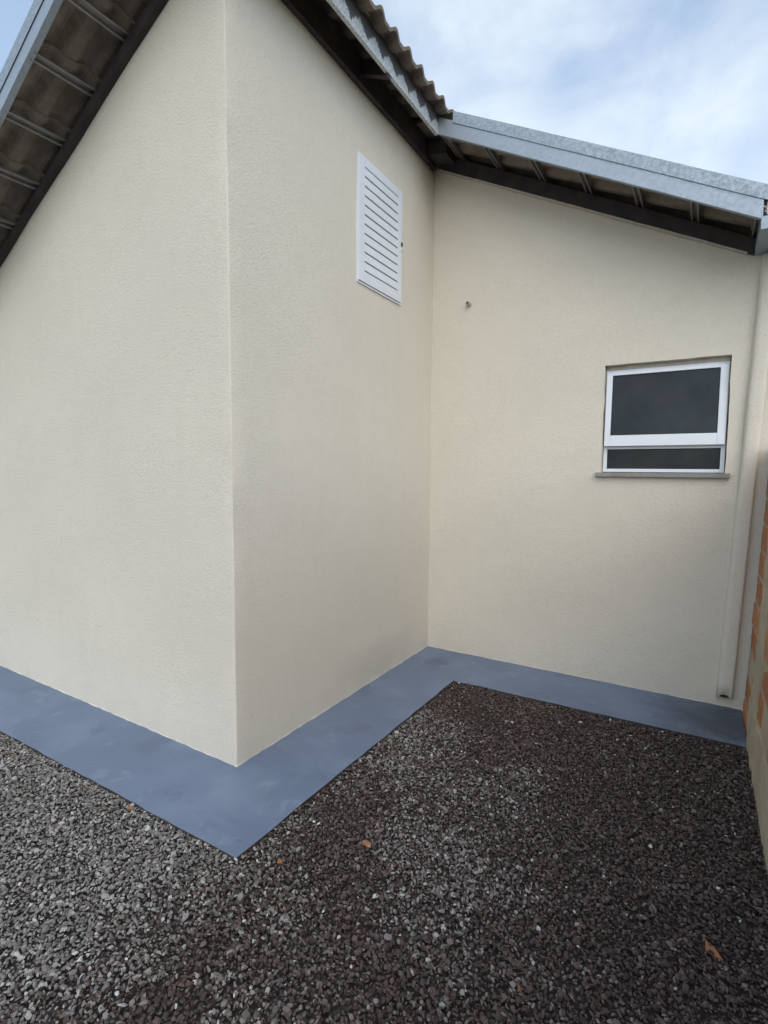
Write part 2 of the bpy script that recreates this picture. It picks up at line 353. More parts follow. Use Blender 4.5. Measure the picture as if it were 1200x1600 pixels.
# hidden sides that close the house
bm = bmesh.new(); D = L + 3.6
box(bm, -3.5, -3.38, 0.142, D, -0.02, HA(-3.5) + 0.03); obj('wall', bm, 'stucco', house)
bm = bmesh.new(); prism(bm, [(-3.38, D - .12, -.02), (2.56, D - .12, -.02), (2.56, D - .12, HC(2.56)), (0, D - .12, 3.9), (-3.38, D - .12, HA(-3.38))],
      [(-3.38, D, -.02), (2.56, D, -.02), (2.56, D, HC(2.56)), (0, D, 3.9), (-3.38, D, HA(-3.38))]); obj('wall', bm, 'stucco', house)
bm = bmesh.new(); box(bm, 2.44, 2.56, L + 0.145, D - 0.122, -0.02, HC(2.56)); obj('wall', bm, 'stucco', house)

# ragged foot of the stucco where it was dragged on to the painted strip
def foot(p, q, nx, ny):
    n = int((Vector(q) - Vector(p)).length / 0.022); a, b, c = [], [], []
    ph = [random.uniform(0, 6) for _ in range(3)]
    for i in range(n + 1):
        f = i / n; x = p[0] + (q[0] - p[0]) * f; y = p[1] + (q[1] - p[1]) * f
        s_ = f * n * 0.022
        wd = 0.0042 + 0.0016 * math.sin(s_ * 19 + ph[0]) + 0.0014 * math.sin(s_ * 53 + ph[1]) + jit(0.0016)
        a.append((x - nx * 0.003, y - ny * 0.003, 0.0065 + jit(0.001))); b.append((x + nx * wd, y + ny * wd, -0.003))
    verts = a + b; m = n + 1
    raw('stucco_foot', verts, [(i, i + 1, m + i + 1, m + i) for i in range(n)], 'stucco', house)
foot((-3.4, 0), (0.002, 0), 0, -1); foot((0, -0.003), (0, L), 1, 0); foot((0, L), (2.3, L), 0, -1)

# --- roof decks (hidden above the rooms) and tiles
bm = bmesh.new()
def slab(bm, x0, x1, y0, y1, fz, th):
    prism(bm, [(x0, y0, fz(x0)), (x1, y0, fz(x1)), (x1, y0, fz(x1) + th), (x0, y0, fz(x0) + th)],
              [(x0, y1, fz(x0)), (x1, y1, fz(x1)), (x1, y1, fz(x1) + th), (x0, y1, fz(x0) + th)])
slab(bm, -3.9, -0.005, 0.33, D + 0.3, lambda x: BA(x) + 0.03, 0.05)
slab(bm, 0.0, 2.5, L + 0.29, D + 0.3, lambda x: BC(x) + 0.03, 0.05)
slab(bm, -0.02, 0.245, 1.765, L + 0.288, lambda x: 4.022 - 0.2 * x, 0.02)
roof = obj('roof', bm, 'tile', house)

PITCH = 0.165
def wave(v):
    u = (v / PITCH) % 1.0; d = abs(u - 0.5) * 2          # crest in the middle of each pitch
    crest = 0.5 + 0.5 * math.cos(math.pi * min(1, d / 0.72))
    return 0.036 * crest ** 0.75
def tile_mesh(length):
    n = 24; TH = 0.019; W2 = 2 * PITCH; verts = []
    us = [0, length * 0.5, length]
    for u in us:
        for k in range(n + 1):
            v = W2 * 1.02 * k / n; verts.append((u, v, wave(min(v, W2 * 0.9999))))
        for k in range(n + 1):
            v = W2 * 1.02 * k / n; verts.append((u, v, wave(min(v, W2 * 0.9999)) + TH))
    m = 2 * (n + 1); faces = []
    for s_ in range(2):
        o0, o1 = s_ * m, (s_ + 1) * m
        for k in range(n):
            faces.append((o0 + k, o0 + k + 1, o1 + k + 1, o1 + k))
            t0, t1 = o0 + n + 1, o1 + n + 1
            faces.append((t0 + k + 1, t0 + k, t1 + k, t1 + k + 1))
        faces.append((o0, o1, o1 + n + 1, o0 + n + 1)); faces.append((o0 + n, o0 + 2 * n + 1, o1 + 2 * n + 1, o1 + n))
    e = 2 * m
    for k in range(n):
        faces.append((k + 1, k, n + 1 + k, n + 2 + k)); faces.append((e + k, e + k + 1, e + n + 2 + k, e + n + 1 + k))
    me = bpy.data.meshes.new('roof_tile'); me.from_pydata(verts, [], faces); me.update(); me.materials.append(M['tile'])
    bm = bmesh.new(); bm.from_mesh(me); bmesh.ops.recalc_face_normals(bm, faces=bm.faces[:]); bm.to_mesh(me); bm.free()
    return me
TM = tile_mesh(0.405); TE = tile_mesh(0.362)
def place_tile(head, down, ydir_sign, lift, sy=1.0, me=None):
    """head: world point of the tile's upper corner (underside); down: unit vector downhill in xz"""
    d = Vector((down[0], 0, down[1])).normalized(); up = Vector((-d.z, 0, d.x)) if d.x > 0 else Vector((d.z, 0, -d.x))
    d2 = (d * 0.36 + up * lift).normalized(); up2 = d2.cross(Vector((0, 1, 0)))
    if up2.z < 0: up2 = -up2
    yv = Vector((0, 1, 0)) * ydir_sign * sy
    mtx = Matrix((( d2.x, yv.x, up2.x, head[0]), (d2.y, yv.y, up2.y, head[1]), (d2.z, yv.z, up2.z, head[2]), (0, 0, 0, 1)))
    o = bpy.data.objects.new('roof_tile', me or TM); link(o, roof); o.matrix_local = mtx @ Matrix.Rotation(jit(0.006), 4, 'Z')
    return o
# left slope over the gable overhang (seen from below)
BXA = [-0.06 - 0.3155 * k for k in range(11)]
dA = Vector((-1, 0, -0.512)).normalized()
for k, bx in enumerate(BXA):
    hx = bx + 0.050
    for y0 in (-0.332, -0.002):
        place_tile((hx, y0 + jit(0.004), BA(hx) + 0.030), (-1, -0.512), 1, 0.020)
# short right slope above the side wall: one eave course, tails hanging over the fascia
SY = 0.3186 / 0.33
for k in range(7):
    y0 = 1.87 - 7 * 0.3186 + 0.3186 * k
    place_tile((-0.05, y0, 4.060), (1, -0.245), 1, 0.0 + jit(0.003), SY, TE)
# right slope over the set-back wall
BXC = [0.235 + 0.3165 * k for k in range(7)]
for k, bx in enumerate(BXC):
    hx = bx - 0.028
    for y0 in ((1.765, 2.095) if k else (1.90, 2.23)):
        place_tile((hx, y0 + jit(0.004), BC(hx) + 0.030), (1, -0.522), 1, 0.018)

# --- battens: folded steel hat sections, one mesh shape each slope
def batten(x, y0, y1, fz, slope):
    d = Vector((1, 0, slope)).normalized(); up = Vector((-d.z, 0, d.x)); c = Vector((x, 0, fz(x)))
    prof = [(-0.024, 0.0), (-0.016, 0.0), (-0.013, 0.020), (0.013, 0.020), (0.016, 0.0), (0.024, 0.0), (0.024, 0.004), (0.019, 0.004), (0.016, 0.028), (-0.016, 0.028), (-0.019, 0.004), (-0.024, 0.004)]
    bm = bmesh.new(); a = [tuple(c + d * u + up * v + Vector((0, y0, 0))) for u, v in prof]; b = [tuple(Vector(p) + Vector((0, y1 - y0, 0))) for p in a]
    prism(bm, a, b); return obj('batten', bm, 'batten', house)
for bx in BXA: batten(bx + jit(0.003), -0.332, 0.25, BA, 0.512)
for bx in BXC[0:]: batten(bx + jit(0.003), L - 0.392 if bx > 0.3 else L - 0.36, L + 0.25, BC, -0.522)

# --- rake and eave beams: dark steel channels sitting on the wall heads
def beam_xz(y_face, x0, x1, lo, hi, depth=0.10, sign=-1):
    """channel along a sloped wall head: web plus two flanges; y_face is the visible face"""
    bm = bmesh.new(); back = y_face - sign * depth
    prism(bm, [(x0, y_face, lo(x0)), (x0, back, lo(x0)), (x0, back, hi(x0)), (x0, y_face, hi(x0))],
              [(x1, y_face, lo(x1)), (x1, back, lo(x1)), (x1, back, hi(x1)), (x1, y_face, hi(x1))])
    return obj('rake_beam', bm, 'beam', house, bevel=0.003)
def flange_xz(parent, y_face, x0, x1, lo, pr, th, mat):
    n = int(abs(x1 - x0) / 0.12); bm = bmesh.new()
    xs_ = [x0 + (x1 - x0) * i / n for i in range(n + 1)]
    rows = []
    for xx in xs_:
        a = pr * random.uniform(0.4, 1.1); b = th * random.uniform(0.6, 1.2)
        rows.append([bm.verts.new((xx, y_face - a, lo(xx) + 0.0)), bm.verts.new((xx, y_face + 0.04, lo(xx) - 0.001)), bm.verts.new((xx, y_face + 0.04, lo(xx) - b)), bm.verts.new((xx, y_face - a * 0.8, lo(xx) - b))])
    for i in range(n):
        for k in range(4): bm.faces.new((rows[i][k], rows[i][(k + 1) % 4], rows[i + 1][(k + 1) % 4], rows[i + 1][k]))
    return obj('mortar_bead', bm, mat, parent)
bA = beam_xz(-0.028, -3.6, 0.028, HA, lambda x: BA(x) - 0.002)
bC = beam_xz(L - 0.028, 0.045, 2.135, HC, lambda x: BC(x) - 0.002)
flange_xz(bC, L - 0.030, 0.06, 2.10, HC, 0.010, 0.008, 'bead')
bm = bmesh.new(); box(bm, -0.07, 0.030, 0.08, L - 0.03, 3.868, 4.020)
bB = obj('eave_beam', bm, 'beam', house, bevel=0.003)
bm = bmesh.new(); box(bm, 0.0, 0.036, 0.02, L - 0.04, 3.857, 3.8665); obj('flange', bm, 'beam', bB)
# rafter ends that carry the eave
def rafter(y, w_=0.04, x1=0.214):
    bm = bmesh.new(); f = lambda x: 3.935 - 0.42 * x
    a = [(0.031, y, f(0.031)), (x1, y, f(x1)), (x1, y, f(x1) + 0.085), (0.031, y, f(0.031) + 0.085)]
    prism(bm, a, [(p[0], p[1] + w_, p[2]) for p in a]); obj('rafter_end', bm, 'beam', house)
rafter(1.06); rafter(0.02)
# bridging block in the corner where the two eaves meet
bm = bmesh.new(); prism(bm, [(0.032, L - 0.20, 3.885), (0.19, L - 0.20, 3.855), (0.19, L - 0.20, 3.95), (0.032, L - 0.20, 3.985)],
                            [(0.032, L - 0.03, 3.885), (0.19, L - 0.03, 3.855), (0.19, L - 0.03, 3.95), (0.032, L - 0.03, 3.985)]); obj('rafter_end', bm, 'beam', house)

# --- galvanised fascias with a folded lip, upper flashing as a sub-part
def sheet_profile(name, prof, a, b, mat, parent, th=0.0015):
    """open folded sheet: prof gives offsets (vector) along the section at both ends"""
    n = len(prof(a)); verts = []
    K = max(2, int((Vector(b) - Vector(a)).length / 0.18))
    for i in range(K + 1):
        p = Vector(a).lerp(Vector(b), i / K); wob = Vector((0, 0, jit(0.0012)))
        verts += [tuple(Vector(q) + wob) for q in prof(p)]
    faces = [(i * n + k, (i + 1) * n + k, (i + 1) * n + k + 1, i * n + k + 1) for i in range(K) for k in range(n - 1)]
    o = raw(name, verts, faces, mat, parent)
    s_ = o.modifiers.new('gauge', 'SOLIDIFY'); s_.thickness = th; s_.offset = 0
    return o
FA = lambda x: 4.070 + 0.530 * x; YA = -0.345
fa = sheet_profile('fascia', lambda p: [(p[0], YA + 0.030, p[2] + 0.012), (p[0], YA + 0.030, p[2]), (p[0], YA, p[2]), (p[0], YA, p[2] + 0.10)], (-3.7, YA, FA(-3.7)), (0.05, YA, FA(0.05)), 'galv', house)
sheet_profile('flashing', lambda p: [(p[0], YA - 0.005, p[2] + 0.082), (p[0], YA - 0.004, p[2] + 0.160), (p[0], YA + 0.12, p[2] + 0.175)], (-3.7, YA, FA(-3.7)), (0.05, YA, FA(0.05)), 'spangle', fa)
FC = lambda x: 3.992 - 0.534 * x; YC = L - 0.40
fc = sheet_profile('fascia', lambda p: [(p[0], YC + 0.025, p[2] + 0.01), (p[0], YC + 0.025, p[2]), (p[0], YC, p[2]), (p[0], YC, p[2] + 0.112)], (0.222, YC, FC(0.222)), (2.143, YC, FC(2.143)), 'galv', house)
sheet_profile('flashing', lambda p: [(p[0], YC - 0.005, p[2] + 0.098), (p[0], YC - 0.002, p[2] + 0.176), (p[0], YC + 0.13, p[2] + 0.19)], (0.335, YC, FC(0.335)), (2.36, YC, FC(2.36)), 'spangle', fc)
XB = 0.22
fb = sheet_profile('fascia', lambda p: [(XB - 0.022, p[1], p[2] + 0.01), (XB - 0.022, p[1], p[2]), (XB, p[1], p[2]), (XB, p[1], p[2] + 0.150)], (XB, -0.34, 3.858), (XB, YC + 0.002, 3.868), 'oxid', house)

# --- gutter at the low end of the right slope
bm = bmesh.new(); gy0, gy1 = YC - 0.003, D
th = 0.003; gx0, gx1, gz0, gz1 = 2.137, 2.335, 2.792, 2.862
box(bm, gx0, gx1, gy0, gy1, gz0, gz0 + th); box(bm, gx0, gx0 + th, gy0, gy1, gz0 + th + .0004, gz1); box(bm, gx1 - th, gx1, gy0, gy1, gz0 + th + .0004, gz1 + 0.03)
box(bm, gx0 + th + .0004, gx1 - th - .0004, gy0, gy0 + th, gz0 + th + .0004, gz1 - 0.004)
box(bm, gx0 + 0.022, gx1, YC + 0.006, YC + 0.009, gz0 + 0.075, 2.985)
gut = obj('gutter', bm, 'galv', house)

# --- boxed rain pipe, plastered and painted with the wall
def casing(z): return 2.122 + 0.035 * z        # centre x, leaning a little
K = 26; verts, faces = [], []
sec = [(-0.046, 0.004), (-0.0455, -0.006), (-0.040, -0.034), (-0.030, -0.043), (-0.012, -0.046), (0.012, -0.0465), (0.030, -0.046), (0.0375, -0.043), (0.0395, -0.036), (0.040, 0.004)]
for i in range(K + 1):
    z = 0.062 + (2.785 - 0.062) * i / K; cx = casing(z) + jit(0.0008)
    for u, v in sec: 
        zz_ = z
        if i == 0: zz_ = z + 0.032 * max(0.0, 1 - ((u + 0.002) / 0.036) ** 2) ** 0.6 * (1 if v < -0.03 else 0.2)
        verts.append((cx + u + (jit(0.002) if u < -0.03 else 0), L + v + jit(0.0005), zz_))
m = len(sec); faces = [(i * m + k, i * m + k + 1, (i + 1) * m + k + 1, (i + 1) * m + k) for i in range(K) for k in range(m - 1)]
dp = raw('downpipe', verts, faces, 'stucco', house, smooth=True)
sm = dp.modifiers.new('shell', 'SOLIDIFY'); sm.thickness = 0.006; sm.offset = -1
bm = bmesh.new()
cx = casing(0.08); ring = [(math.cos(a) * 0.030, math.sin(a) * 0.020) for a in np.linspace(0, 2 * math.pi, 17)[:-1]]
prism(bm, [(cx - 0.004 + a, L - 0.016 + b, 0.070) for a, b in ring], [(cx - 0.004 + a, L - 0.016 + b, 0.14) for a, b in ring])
obj('mouth_shade_plug', bm, 'void', dp)  # solid dark plug: shade of the pipe's inside put in as colour

# --- small overflow pipe stub in the set-back wall
bm = bmesh.new(); px, pz = 0.322, 2.785; ax = Vector((-0.12, -1, 0.14)).normalized(); sx = ax.cross(Vector((0, 0, 1))).normalized(); sz = sx.cross(ax)
def ringp(c, r_): return [bm.verts.new(c + sx * math.cos(a) * r_ + sz * math.sin(a) * r_) for a in np.linspace(0, 2 * math.pi, 15)[:-1]]
c0 = Vector((px, L + 0.01, pz)); c1 = c0 + ax * 0.05
rs = [ringp(c0, 0.0155), ringp(c1, 0.0155), ringp(c1, 0.0115), ringp(c1 - ax * 0.035, 0.0115)]
for a, b in zip(rs[:-1], rs[1:]):
    for k in range(14): bm.faces.new((a[k], a[(k + 1) % 14], b[(k + 1) % 14], b[k]))
st = obj('overflow_pipe', bm, 'pvc', house)
bm = bmesh.new(); c2 = c1 - ax * 0.018; bm.faces.new(ringp(c2, 0.0114)); obj('bore_shade_disc', bm, 'void', st)  # dark disc across the tube, painting in the shade deeper down

# --- window: dark obscured glass in white aluminium, top-hung sash over a fixed light
win = empty('window', (0, 0, 0), house)
FY = L + 0.052
def frame_bars(x0, x1, z0, z1, l, r_, b, t_, y0, y1):
    bm = bmesh.new(); box(bm, x0, x0 + l, y0, y1, z0, z1); box(bm, x1 - r_, x1, y0, y1, z0, z1)
    box(bm, x0 + l + .0003, x1 - r_ - .0003, y0, y1, z0, z0 + b); box(bm, x0 + l + .0003, x1 - r_ - .0003, y0, y1, z1 - t_, z1); return bm
bm = frame_bars(1.331, 2.051, 1.497, 2.196, 0.024, 0.024, 0.022, 0.020, FY, FY + 0.05)
obj('frame', bm, 'white', win, bevel=0.0015)
bm = bmesh.new(); box(bm, 1.3555, 2.0265, FY + 0.002, FY + 0.045, 1.655, 1.676); obj('transom', bm, 'white', win, bevel=0.0015)
# sash leans out a touch at its foot
sa = frame_bars(1.338, 2.045, 1.674, 2.176, 0.037, 0.043, 0.074, 0.018, -0.013, 0.013)
bmesh.ops.bevel(sa, geom=sa.edges[:], offset=0.002, segments=2, affect='EDGES')
rotm = Matrix.Translation((0, FY - 0.004, 2.176)) @ Matrix.Rotation(math.radians(-2.2), 4, 'X') @ Matrix.Translation((0, 0, -2.176))
bmesh.ops.transform(sa, matrix=rotm, verts=sa.verts[:])
obj('sash', sa, 'white', win)
bm = bmesh.new(); box(bm, 1.374, 2.003, -0.003, 0.003, 1.747, 2.159); bmesh.ops.transform(bm, matrix=rotm, verts=bm.verts[:]); obj('pane', bm, 'glass', win)
bm = bmesh.new(); box(bm, 1.3552, 2.0268, FY + 0.022, FY + 0.028, 1.5192, 1.6548); obj('pane', bm, 'glass', win)
gk = frame_bars(1.3748, 2.0022, 1.7478, 2.1582, 0.004, 0.004, 0.004, 0.004, -0.0075, -0.0033); bmesh.ops.transform(gk, matrix=rotm, verts=gk.verts[:]); obj('gasket', gk, 'rubber', win)
gk = frame_bars(1.3556, 2.0264, 1.5196, 1.6546, 0.004, 0.004, 0.004, 0.004, FY + 0.016, FY + 0.0217); obj('gasket', gk, 'rubber', win)
bm = bmesh.new(); box(bm, 1.297, 2.082, L - 0.032, L + 0.052, 1.466, 1.4935)
bmesh.ops.subdivide_edges(bm, edges=[e for e in bm.edges if abs(e.verts[0].co.x - e.verts[1].co.x) > .5], cuts=22)
for v in bm.verts: v.co += Vector((0, jit(0.0015), jit(0.0012)))
obj('sill', bm, 'sill', win)
bm = bmesh.new(); n = 26                         # smeared bead of mortar round the frame head
for i in range(n):
    xa = 1.332 + (2.048 - 1.332) * i / n; xb = 1.332 + (2.048 - 1.332) * (i + 1) / n + 0.002
    box(bm, xa, xb, FY - random.uniform(0.001, 0.004), FY + 0.03, 2.1965, 2.226)
obj('mortar_bead', bm, 'bead', win)
bm = bmesh.new(); box(bm, 1.25, 2.12, L + 0.142, L + 0.16, 1.40, 2.30); obj('backing', bm, 'void', win)

# --- white louvred shutter in the side wall
vent = empty('louvre_shutter', (0, 0, 0), house)
VY0, VY1, VZ0, VZ1 = 1.062, 1.606, 2.705, 3.470
bm = bmesh.new(); X0, X1 = -0.012, 0.013
box(bm, X0, X1, VY0, VY0 + 0.066, VZ0, VZ1); box(bm, X0, X1, VY1 - 0.052, VY1, VZ0, VZ1)
box(bm, X0, X1, VY0 + .0663, VY1 - .0523, VZ0, VZ0 + 0.070); box(bm, X0, X1, VY0 + .0663, VY1 - .0523, VZ1 - 0.052, VZ1)
obj('frame', bm, 'white', vent, bevel=0.002)
bm = bmesh.new()
for y0, y1, z0, z1 in ((VY0 - 0.010, VY0 - 0.001, VZ0 - 0.012, VZ1 + 0.010), (VY1 + 0.001, VY1 + 0.012, VZ0 - 0.012, VZ1 + 0.010), (VY0 - .0005, VY1 + .0005, VZ1 + 0.001, VZ1 + 0.010), (VY0 - .0005, VY1 + .0005, VZ0 - 0.014, VZ0 - 0.005)):
    box(bm, -0.01, 0.007, y0, y1, z0, z1)
obj('rim', bm, 'white', vent)
bm = bmesh.new(); box(bm, -0.011, 0.0042, VY0 + 0.0665, VY1 - 0.0525, VZ0 + 0.0705, VZ1 - 0.0525); obj('backing', bm, 'slot', vent)  # grey board: shade between the slats put into its colour
z0 = VZ0 + 0.072; z1 = VZ1 - 0.054; ns = 11; dz = (z1 - z0) / ns
for k in range(ns):
    bm = bmesh.new(); a, b = z0 + k * dz, z0 + (k + 1) * dz
    sec_ = [(0.0110, a + 0.0060), (0.0118, a + 0.0085), (0.0075, b - 0.0005), (0.0055, b - 0.0005), (0.0048, b - 0.006), (0.0090, a + 0.0065)]
    prism(bm, [(u, VY0 + 0.0668, z) for u, z in sec_], [(u, VY1 - 0.0528, z) for u, z in sec_]); obj('slat', bm, 'white', vent)
bm = bmesh.new(); box(bm, 0.002, 0.019, VY1 - 0.014, VY1 + 0.010, 3.10, 3.125); obj('latch', bm, 'latch', vent, bevel=0.003)
bm = bmesh.new(); box(bm, 0.002, 0.022, VY1 - 0.012, VY1 + 0.008, 3.066, 3.082); obj('latch', bm, 'white', vent, bevel=0.003)

# ------------------------------------------------------------------ brick boundary wall on the right
BT = math.radians(1.9)
bwall = tag(empty('brick_wall', (2.228, L - 0.012, 0)), 'orange hollow-brick boundary wall with a concrete pillar and base', 'wall')
bwall.rotation_euler = (0, BT, 0)
def bobj(name, bm, mat, bevel=0.0, parent=bwall): return obj(name, bm, mat, parent, bevel=bevel)
CH, BH, Z0, NC = 0.156, 0.135, 0.262, 9
TOP = Z0 + NC * CH - 0.012
YE = -4.2
bm = bmesh.new()                                   # mortar core behind the brick faces
box(bm, 0.0012, 0.130, YE, 0.0, 0.0, TOP + 0.004); bobj('mortar', bm, 'mortar')
def rough_box(x0, x1, y0, y1, z0, z1, ny, nz_, amp):
    """box with an uneven face towards the yard"""
    bm = bmesh.new(); grid = [[None] * (nz_ + 1) for _ in range(ny + 1)]
    for i in range(ny + 1):
        for k in range(nz_ + 1):
            e = (i in (0, ny)) or (k in (0, nz_))
            grid[i][k] = bm.verts.new((x0 + jit(amp), y0 + (y1 - y0) * i / ny + (jit(amp) if 0 < k < nz_ or i in (0, ny) else 0), z0 + (z1 - z0) * k / nz_ + (jit(amp) * (k == nz_))))
    for i in range(ny):
        for k in range(nz_): bm.faces.new((grid[i][k], grid[i + 1][k], grid[i + 1][k + 1], grid[i][k + 1]))
    per = [grid[i][0] for i in range(ny + 1)] + [grid[ny][k] for k in range(1, nz_ + 1)] + [grid[i][nz_] for i in range(ny - 1, -1, -1)] + [grid[0][k] for k in range(nz_ - 1, 0, -1)]
    bk = [bm.verts.new((x1, v.co.y, v.co.z)) for v in per]; n_ = len(per)
    for i in range(n_): bm.faces.new((per[i], bk[i], bk[(i + 1) % n_], per[(i + 1) % n_]))
    bm.faces.new(bk); return bm
bobj('base', rough_box(-0.012, 0.12, YE - 0.002, 1.745 - L, -0.10, 0.245, 60, 5, 0.005), 'mortar')
PY0, PY1 = 1.44 - L, 1.745 - L
bobj('pillar', rough_box(-0.008, 0.125, PY0, PY1, 0.248, TOP + 0.01, 5, 30, 0.0045), 'mortar')
def brick_mesh(ln):
    bm = bmesh.new(); box(bm, 0.0, 0.118, 0.0, ln, 0.0, BH)
    bmesh.ops.bevel(bm, geom=[e for e in bm.edges if e.verts[0].co.x < .01 and e.verts[1].co.x < .01], offset=0.004, segments=1, affect='EDGES')
    me = bpy.data.meshes.new('brick'); bmesh.ops.recalc_face_normals(bm, faces=bm.faces[:]); bm.to_mesh(me); bm.free(); me.materials.append(M['brick']); return me
BM = {}
def lay(y_from, y_to, z, off):
    """lay a course between two y values, from the far end towards the camera"""
    y = y_to - 0.012; first = True
    while y - y_from > 0.05:
        ln = 0.285 if not (first and off) else 0.135
        ln = round(min(ln, y - y_from - 0.008), 3); first = False
        if ln < 0.04: break
        if ln not in BM: BM[ln] = brick_mesh(ln)
        o = bpy.data.objects.new('brick', BM[ln]); link(o, bwall)
        o.location = (jit(0.003) - 0.0015, y - ln + jit(0.002), z + jit(0.0025)); o.rotation_euler = (jit(0.010), jit(0.012), jit(0.014))
        y -= ln + 0.019
for c_ in range(-2, NC):
    z = Z0 + c_ * CH
    lay(PY1 + 0.004, 0.0, z, c_ % 2)
    if c_ >= 0: lay(YE, PY0 - 0.004, z, (c_ + 1) % 2)
# squeezed-out mortar where the bricks meet the house wall
for k in range(8):
    bm = bmesh.new(); bmesh.ops.create_icosphere(bm, subdivisions=1, radius=1)
    s_ = (random.uniform(.006, .013), random.uniform(.012, .026), random.uniform(.010, .03))
    zc = 0.18 + k * 0.18 + jit(0.06)
    for v in bm.verts: v.co = Vector((v.co.x * s_[0] * random.uniform(.8, 1.2) + 0.004, v.co.y * s_[1] * random.uniform(.8, 1.2) - 0.006, v.co.z * s_[2] * random.uniform(.8, 1.2) + zc))
    bobj('mortar_dab', bm, 'mortar')

# ------------------------------------------------------------------ gravel: one mass of real stones
def ico(sub):
    bm = bmesh.new(); bmesh.ops.create_icosphere(bm, subdivisions=sub, radius=1.0)
    v = np.array([tuple(q.co) for q in bm.verts]); f = np.array([[q.index for q in t_.verts] for t_ in bm.faces]); bm.free(); return v, f
SP = 0.0119
gx, gy = np.meshgrid(np.arange(-3.0, 2.26, SP), np.arange(-2.7, 1.66, SP * 0.866)); gx = gx + (np.arange(gx.shape[0]) % 2)[:, None] * SP / 2
P = np.stack([gx.ravel(), gy.ravel()], 1); P += rng.normal(0, SP * 0.28, P.shape)
ox = np.where(P[:, 1] < 1.585, 0.468 + (P[:, 1] + 0.437) * 0.009, 0); fy = -0.437 + (P[:, 0] - 0.468) * 0.013
out_front = P[:, 1] < fy + 0.001; out_side = (P[:, 0] > ox - 0.001) & (P[:, 1] < 1.592 + (P[:, 0] - 0.486) * 0.0155)
keep = (out_front | out_side) & (P[:, 0] < 2.216) & (P[:, 0] > -3.0)
P = P[keep]; nS = len(P)
def smooth_noise(p, sc, seed):
    r_ = np.random.default_rng(seed); G = r_.random((64, 64)); q = p * sc + 20; i = np.floor(q).astype(int); f = q - i; f = f * f * (3 - 2 * f)
    i0 = i % 64; i1 = (i + 1) % 64
    return (G[i0[:, 0], i0[:, 1]] * (1 - f[:, 0]) + G[i1[:, 0], i0[:, 1]] * f[:, 0]) * (1 - f[:, 1]) + (G[i0[:, 0], i1[:, 1]] * (1 - f[:, 0]) + G[i1[:, 0], i1[:, 1]] * f[:, 0]) * f[:, 1]
nzv = 0.5 * smooth_noise(P, 1.6, 3) + 0.3 * smooth_noise(P, 4.1, 4) + 0.2 * smooth_noise(P, 9.0, 5)
# dry, dusty share falls towards the damp nook and the brick wall
dd = (P[:, 0] - 0.95) * 0.62 + np.maximum(0, P[:, 1] - 0.1) * 0.50
dry = np.clip(0.43 - dd * 1.05 + (nzv - 0.5) * 1.6, 0.03, 0.92)
rnd = rng.random(nS); a_ = np.clip(0.5 + (dry - rnd) * 2.2, 0, 1)[:, None] * (0.45 + 0.55 * rng.random(nS)[:, None])
damp = np.array([0.084, 0.061, 0.055]) * (0.45 + 1.0 * rng.random((nS, 1)))
pale = np.array([0.37, 0.362, 0.342]) * (0.5 + 0.95 * rng.random((nS, 1)) ** 1.6) * (1 + rng.normal(0, 0.025, (nS, 3)))
colr = damp * (1 - a_) + pale * a_
w_ = rng.random(nS); colr[w_ > 0.994] = (0.55, 0.55, 0.53); colr[(w_ > 0.9905) & (w_ < 0.9912)] = (0.22, 0.10, 0.06)
ln = rng.lognormal(math.log(0.0086), 0.30, nS); wd = ln * rng.uniform(0.46, 0.84, nS); tk = ln * rng.uniform(0.26, 0.52, nS)
zc = -0.0115 + rng.normal(0, 0.0040, nS) + 0.007 * (smooth_noise(P, 3.0, 8) - 0.5)
yaw = rng.uniform(0, 2 * math.pi, nS); ti = rng.normal(0, 0.6, nS); tj = rng.normal(0, 0.55, nS)
cy_, sy_ = np.cos(yaw), np.sin(yaw); ci, si = np.cos(ti), np.sin(ti); cj, sj = np.cos(tj), np.sin(tj); Z = np.zeros(nS); O = np.ones(nS)
RZ = np.stack([np.stack([cy_, -sy_, Z], 1), np.stack([sy_, cy_, Z], 1), np.stack([Z, Z, O], 1)], 1)
RX = np.stack([np.stack([O, Z, Z], 1), np.stack([Z, ci, -si], 1), np.stack([Z, si, ci], 1)], 1)
RY = np.stack([np.stack([cj, Z, sj], 1), np.stack([Z, O, Z], 1), np.stack([-sj, Z, cj], 1)], 1)
R3 = RZ @ RX @ RY
dist = np.hypot(P[:, 0] - 1.93, P[:, 1] + 1.76)
near = dist < 1.15
V, F, C4, nv = [], [], [], 0
for sub, sel in ((2, near), (1, ~near)):
    bv, bf = ico(sub); k = int(sel.sum())
    # a dozen pebble shapes per level: dented, slightly angular
    shapes = []
    for q in range(14):
        r_ = np.random.default_rng(50 + q); s = bv.copy()
        for _ in range(7):
            n_ = r_.normal(size=3); n_ /= np.linalg.norm(n_); h = r_.uniform(0.45, 0.80); d_ = s @ n_; s = s - np.outer(np.maximum(0, d_ - h), n_) * 0.85
        s *= 1 + r_.normal(0, 0.05, (len(s), 1)); shapes.append(s)
    shapes = np.stack(shapes); pick = rng.integers(0, 14, k)
    sv = shapes[pick] * np.stack([ln[sel], wd[sel], tk[sel]], 1)[:, None, :]
    sv = np.einsum('nij,nvj->nvi', R3[sel], sv) + np.concatenate([P[sel], zc[sel][:, None]], 1)[:, None, :]
    V.append(sv.reshape(-1, 3)); F.append((bf[None] + (np.arange(k) * len(bv))[:, None, None] + nv).reshape(-1, 3)); nv += k * len(bv)
    C4.append(np.repeat(np.concatenate([colr[sel], np.ones((k, 1))], 1), len(bv), 0))
V = np.concatenate(V).astype(np.float32); F = np.concatenate(F).astype(np.int32); C4 = np.concatenate(C4).astype(np.float32)
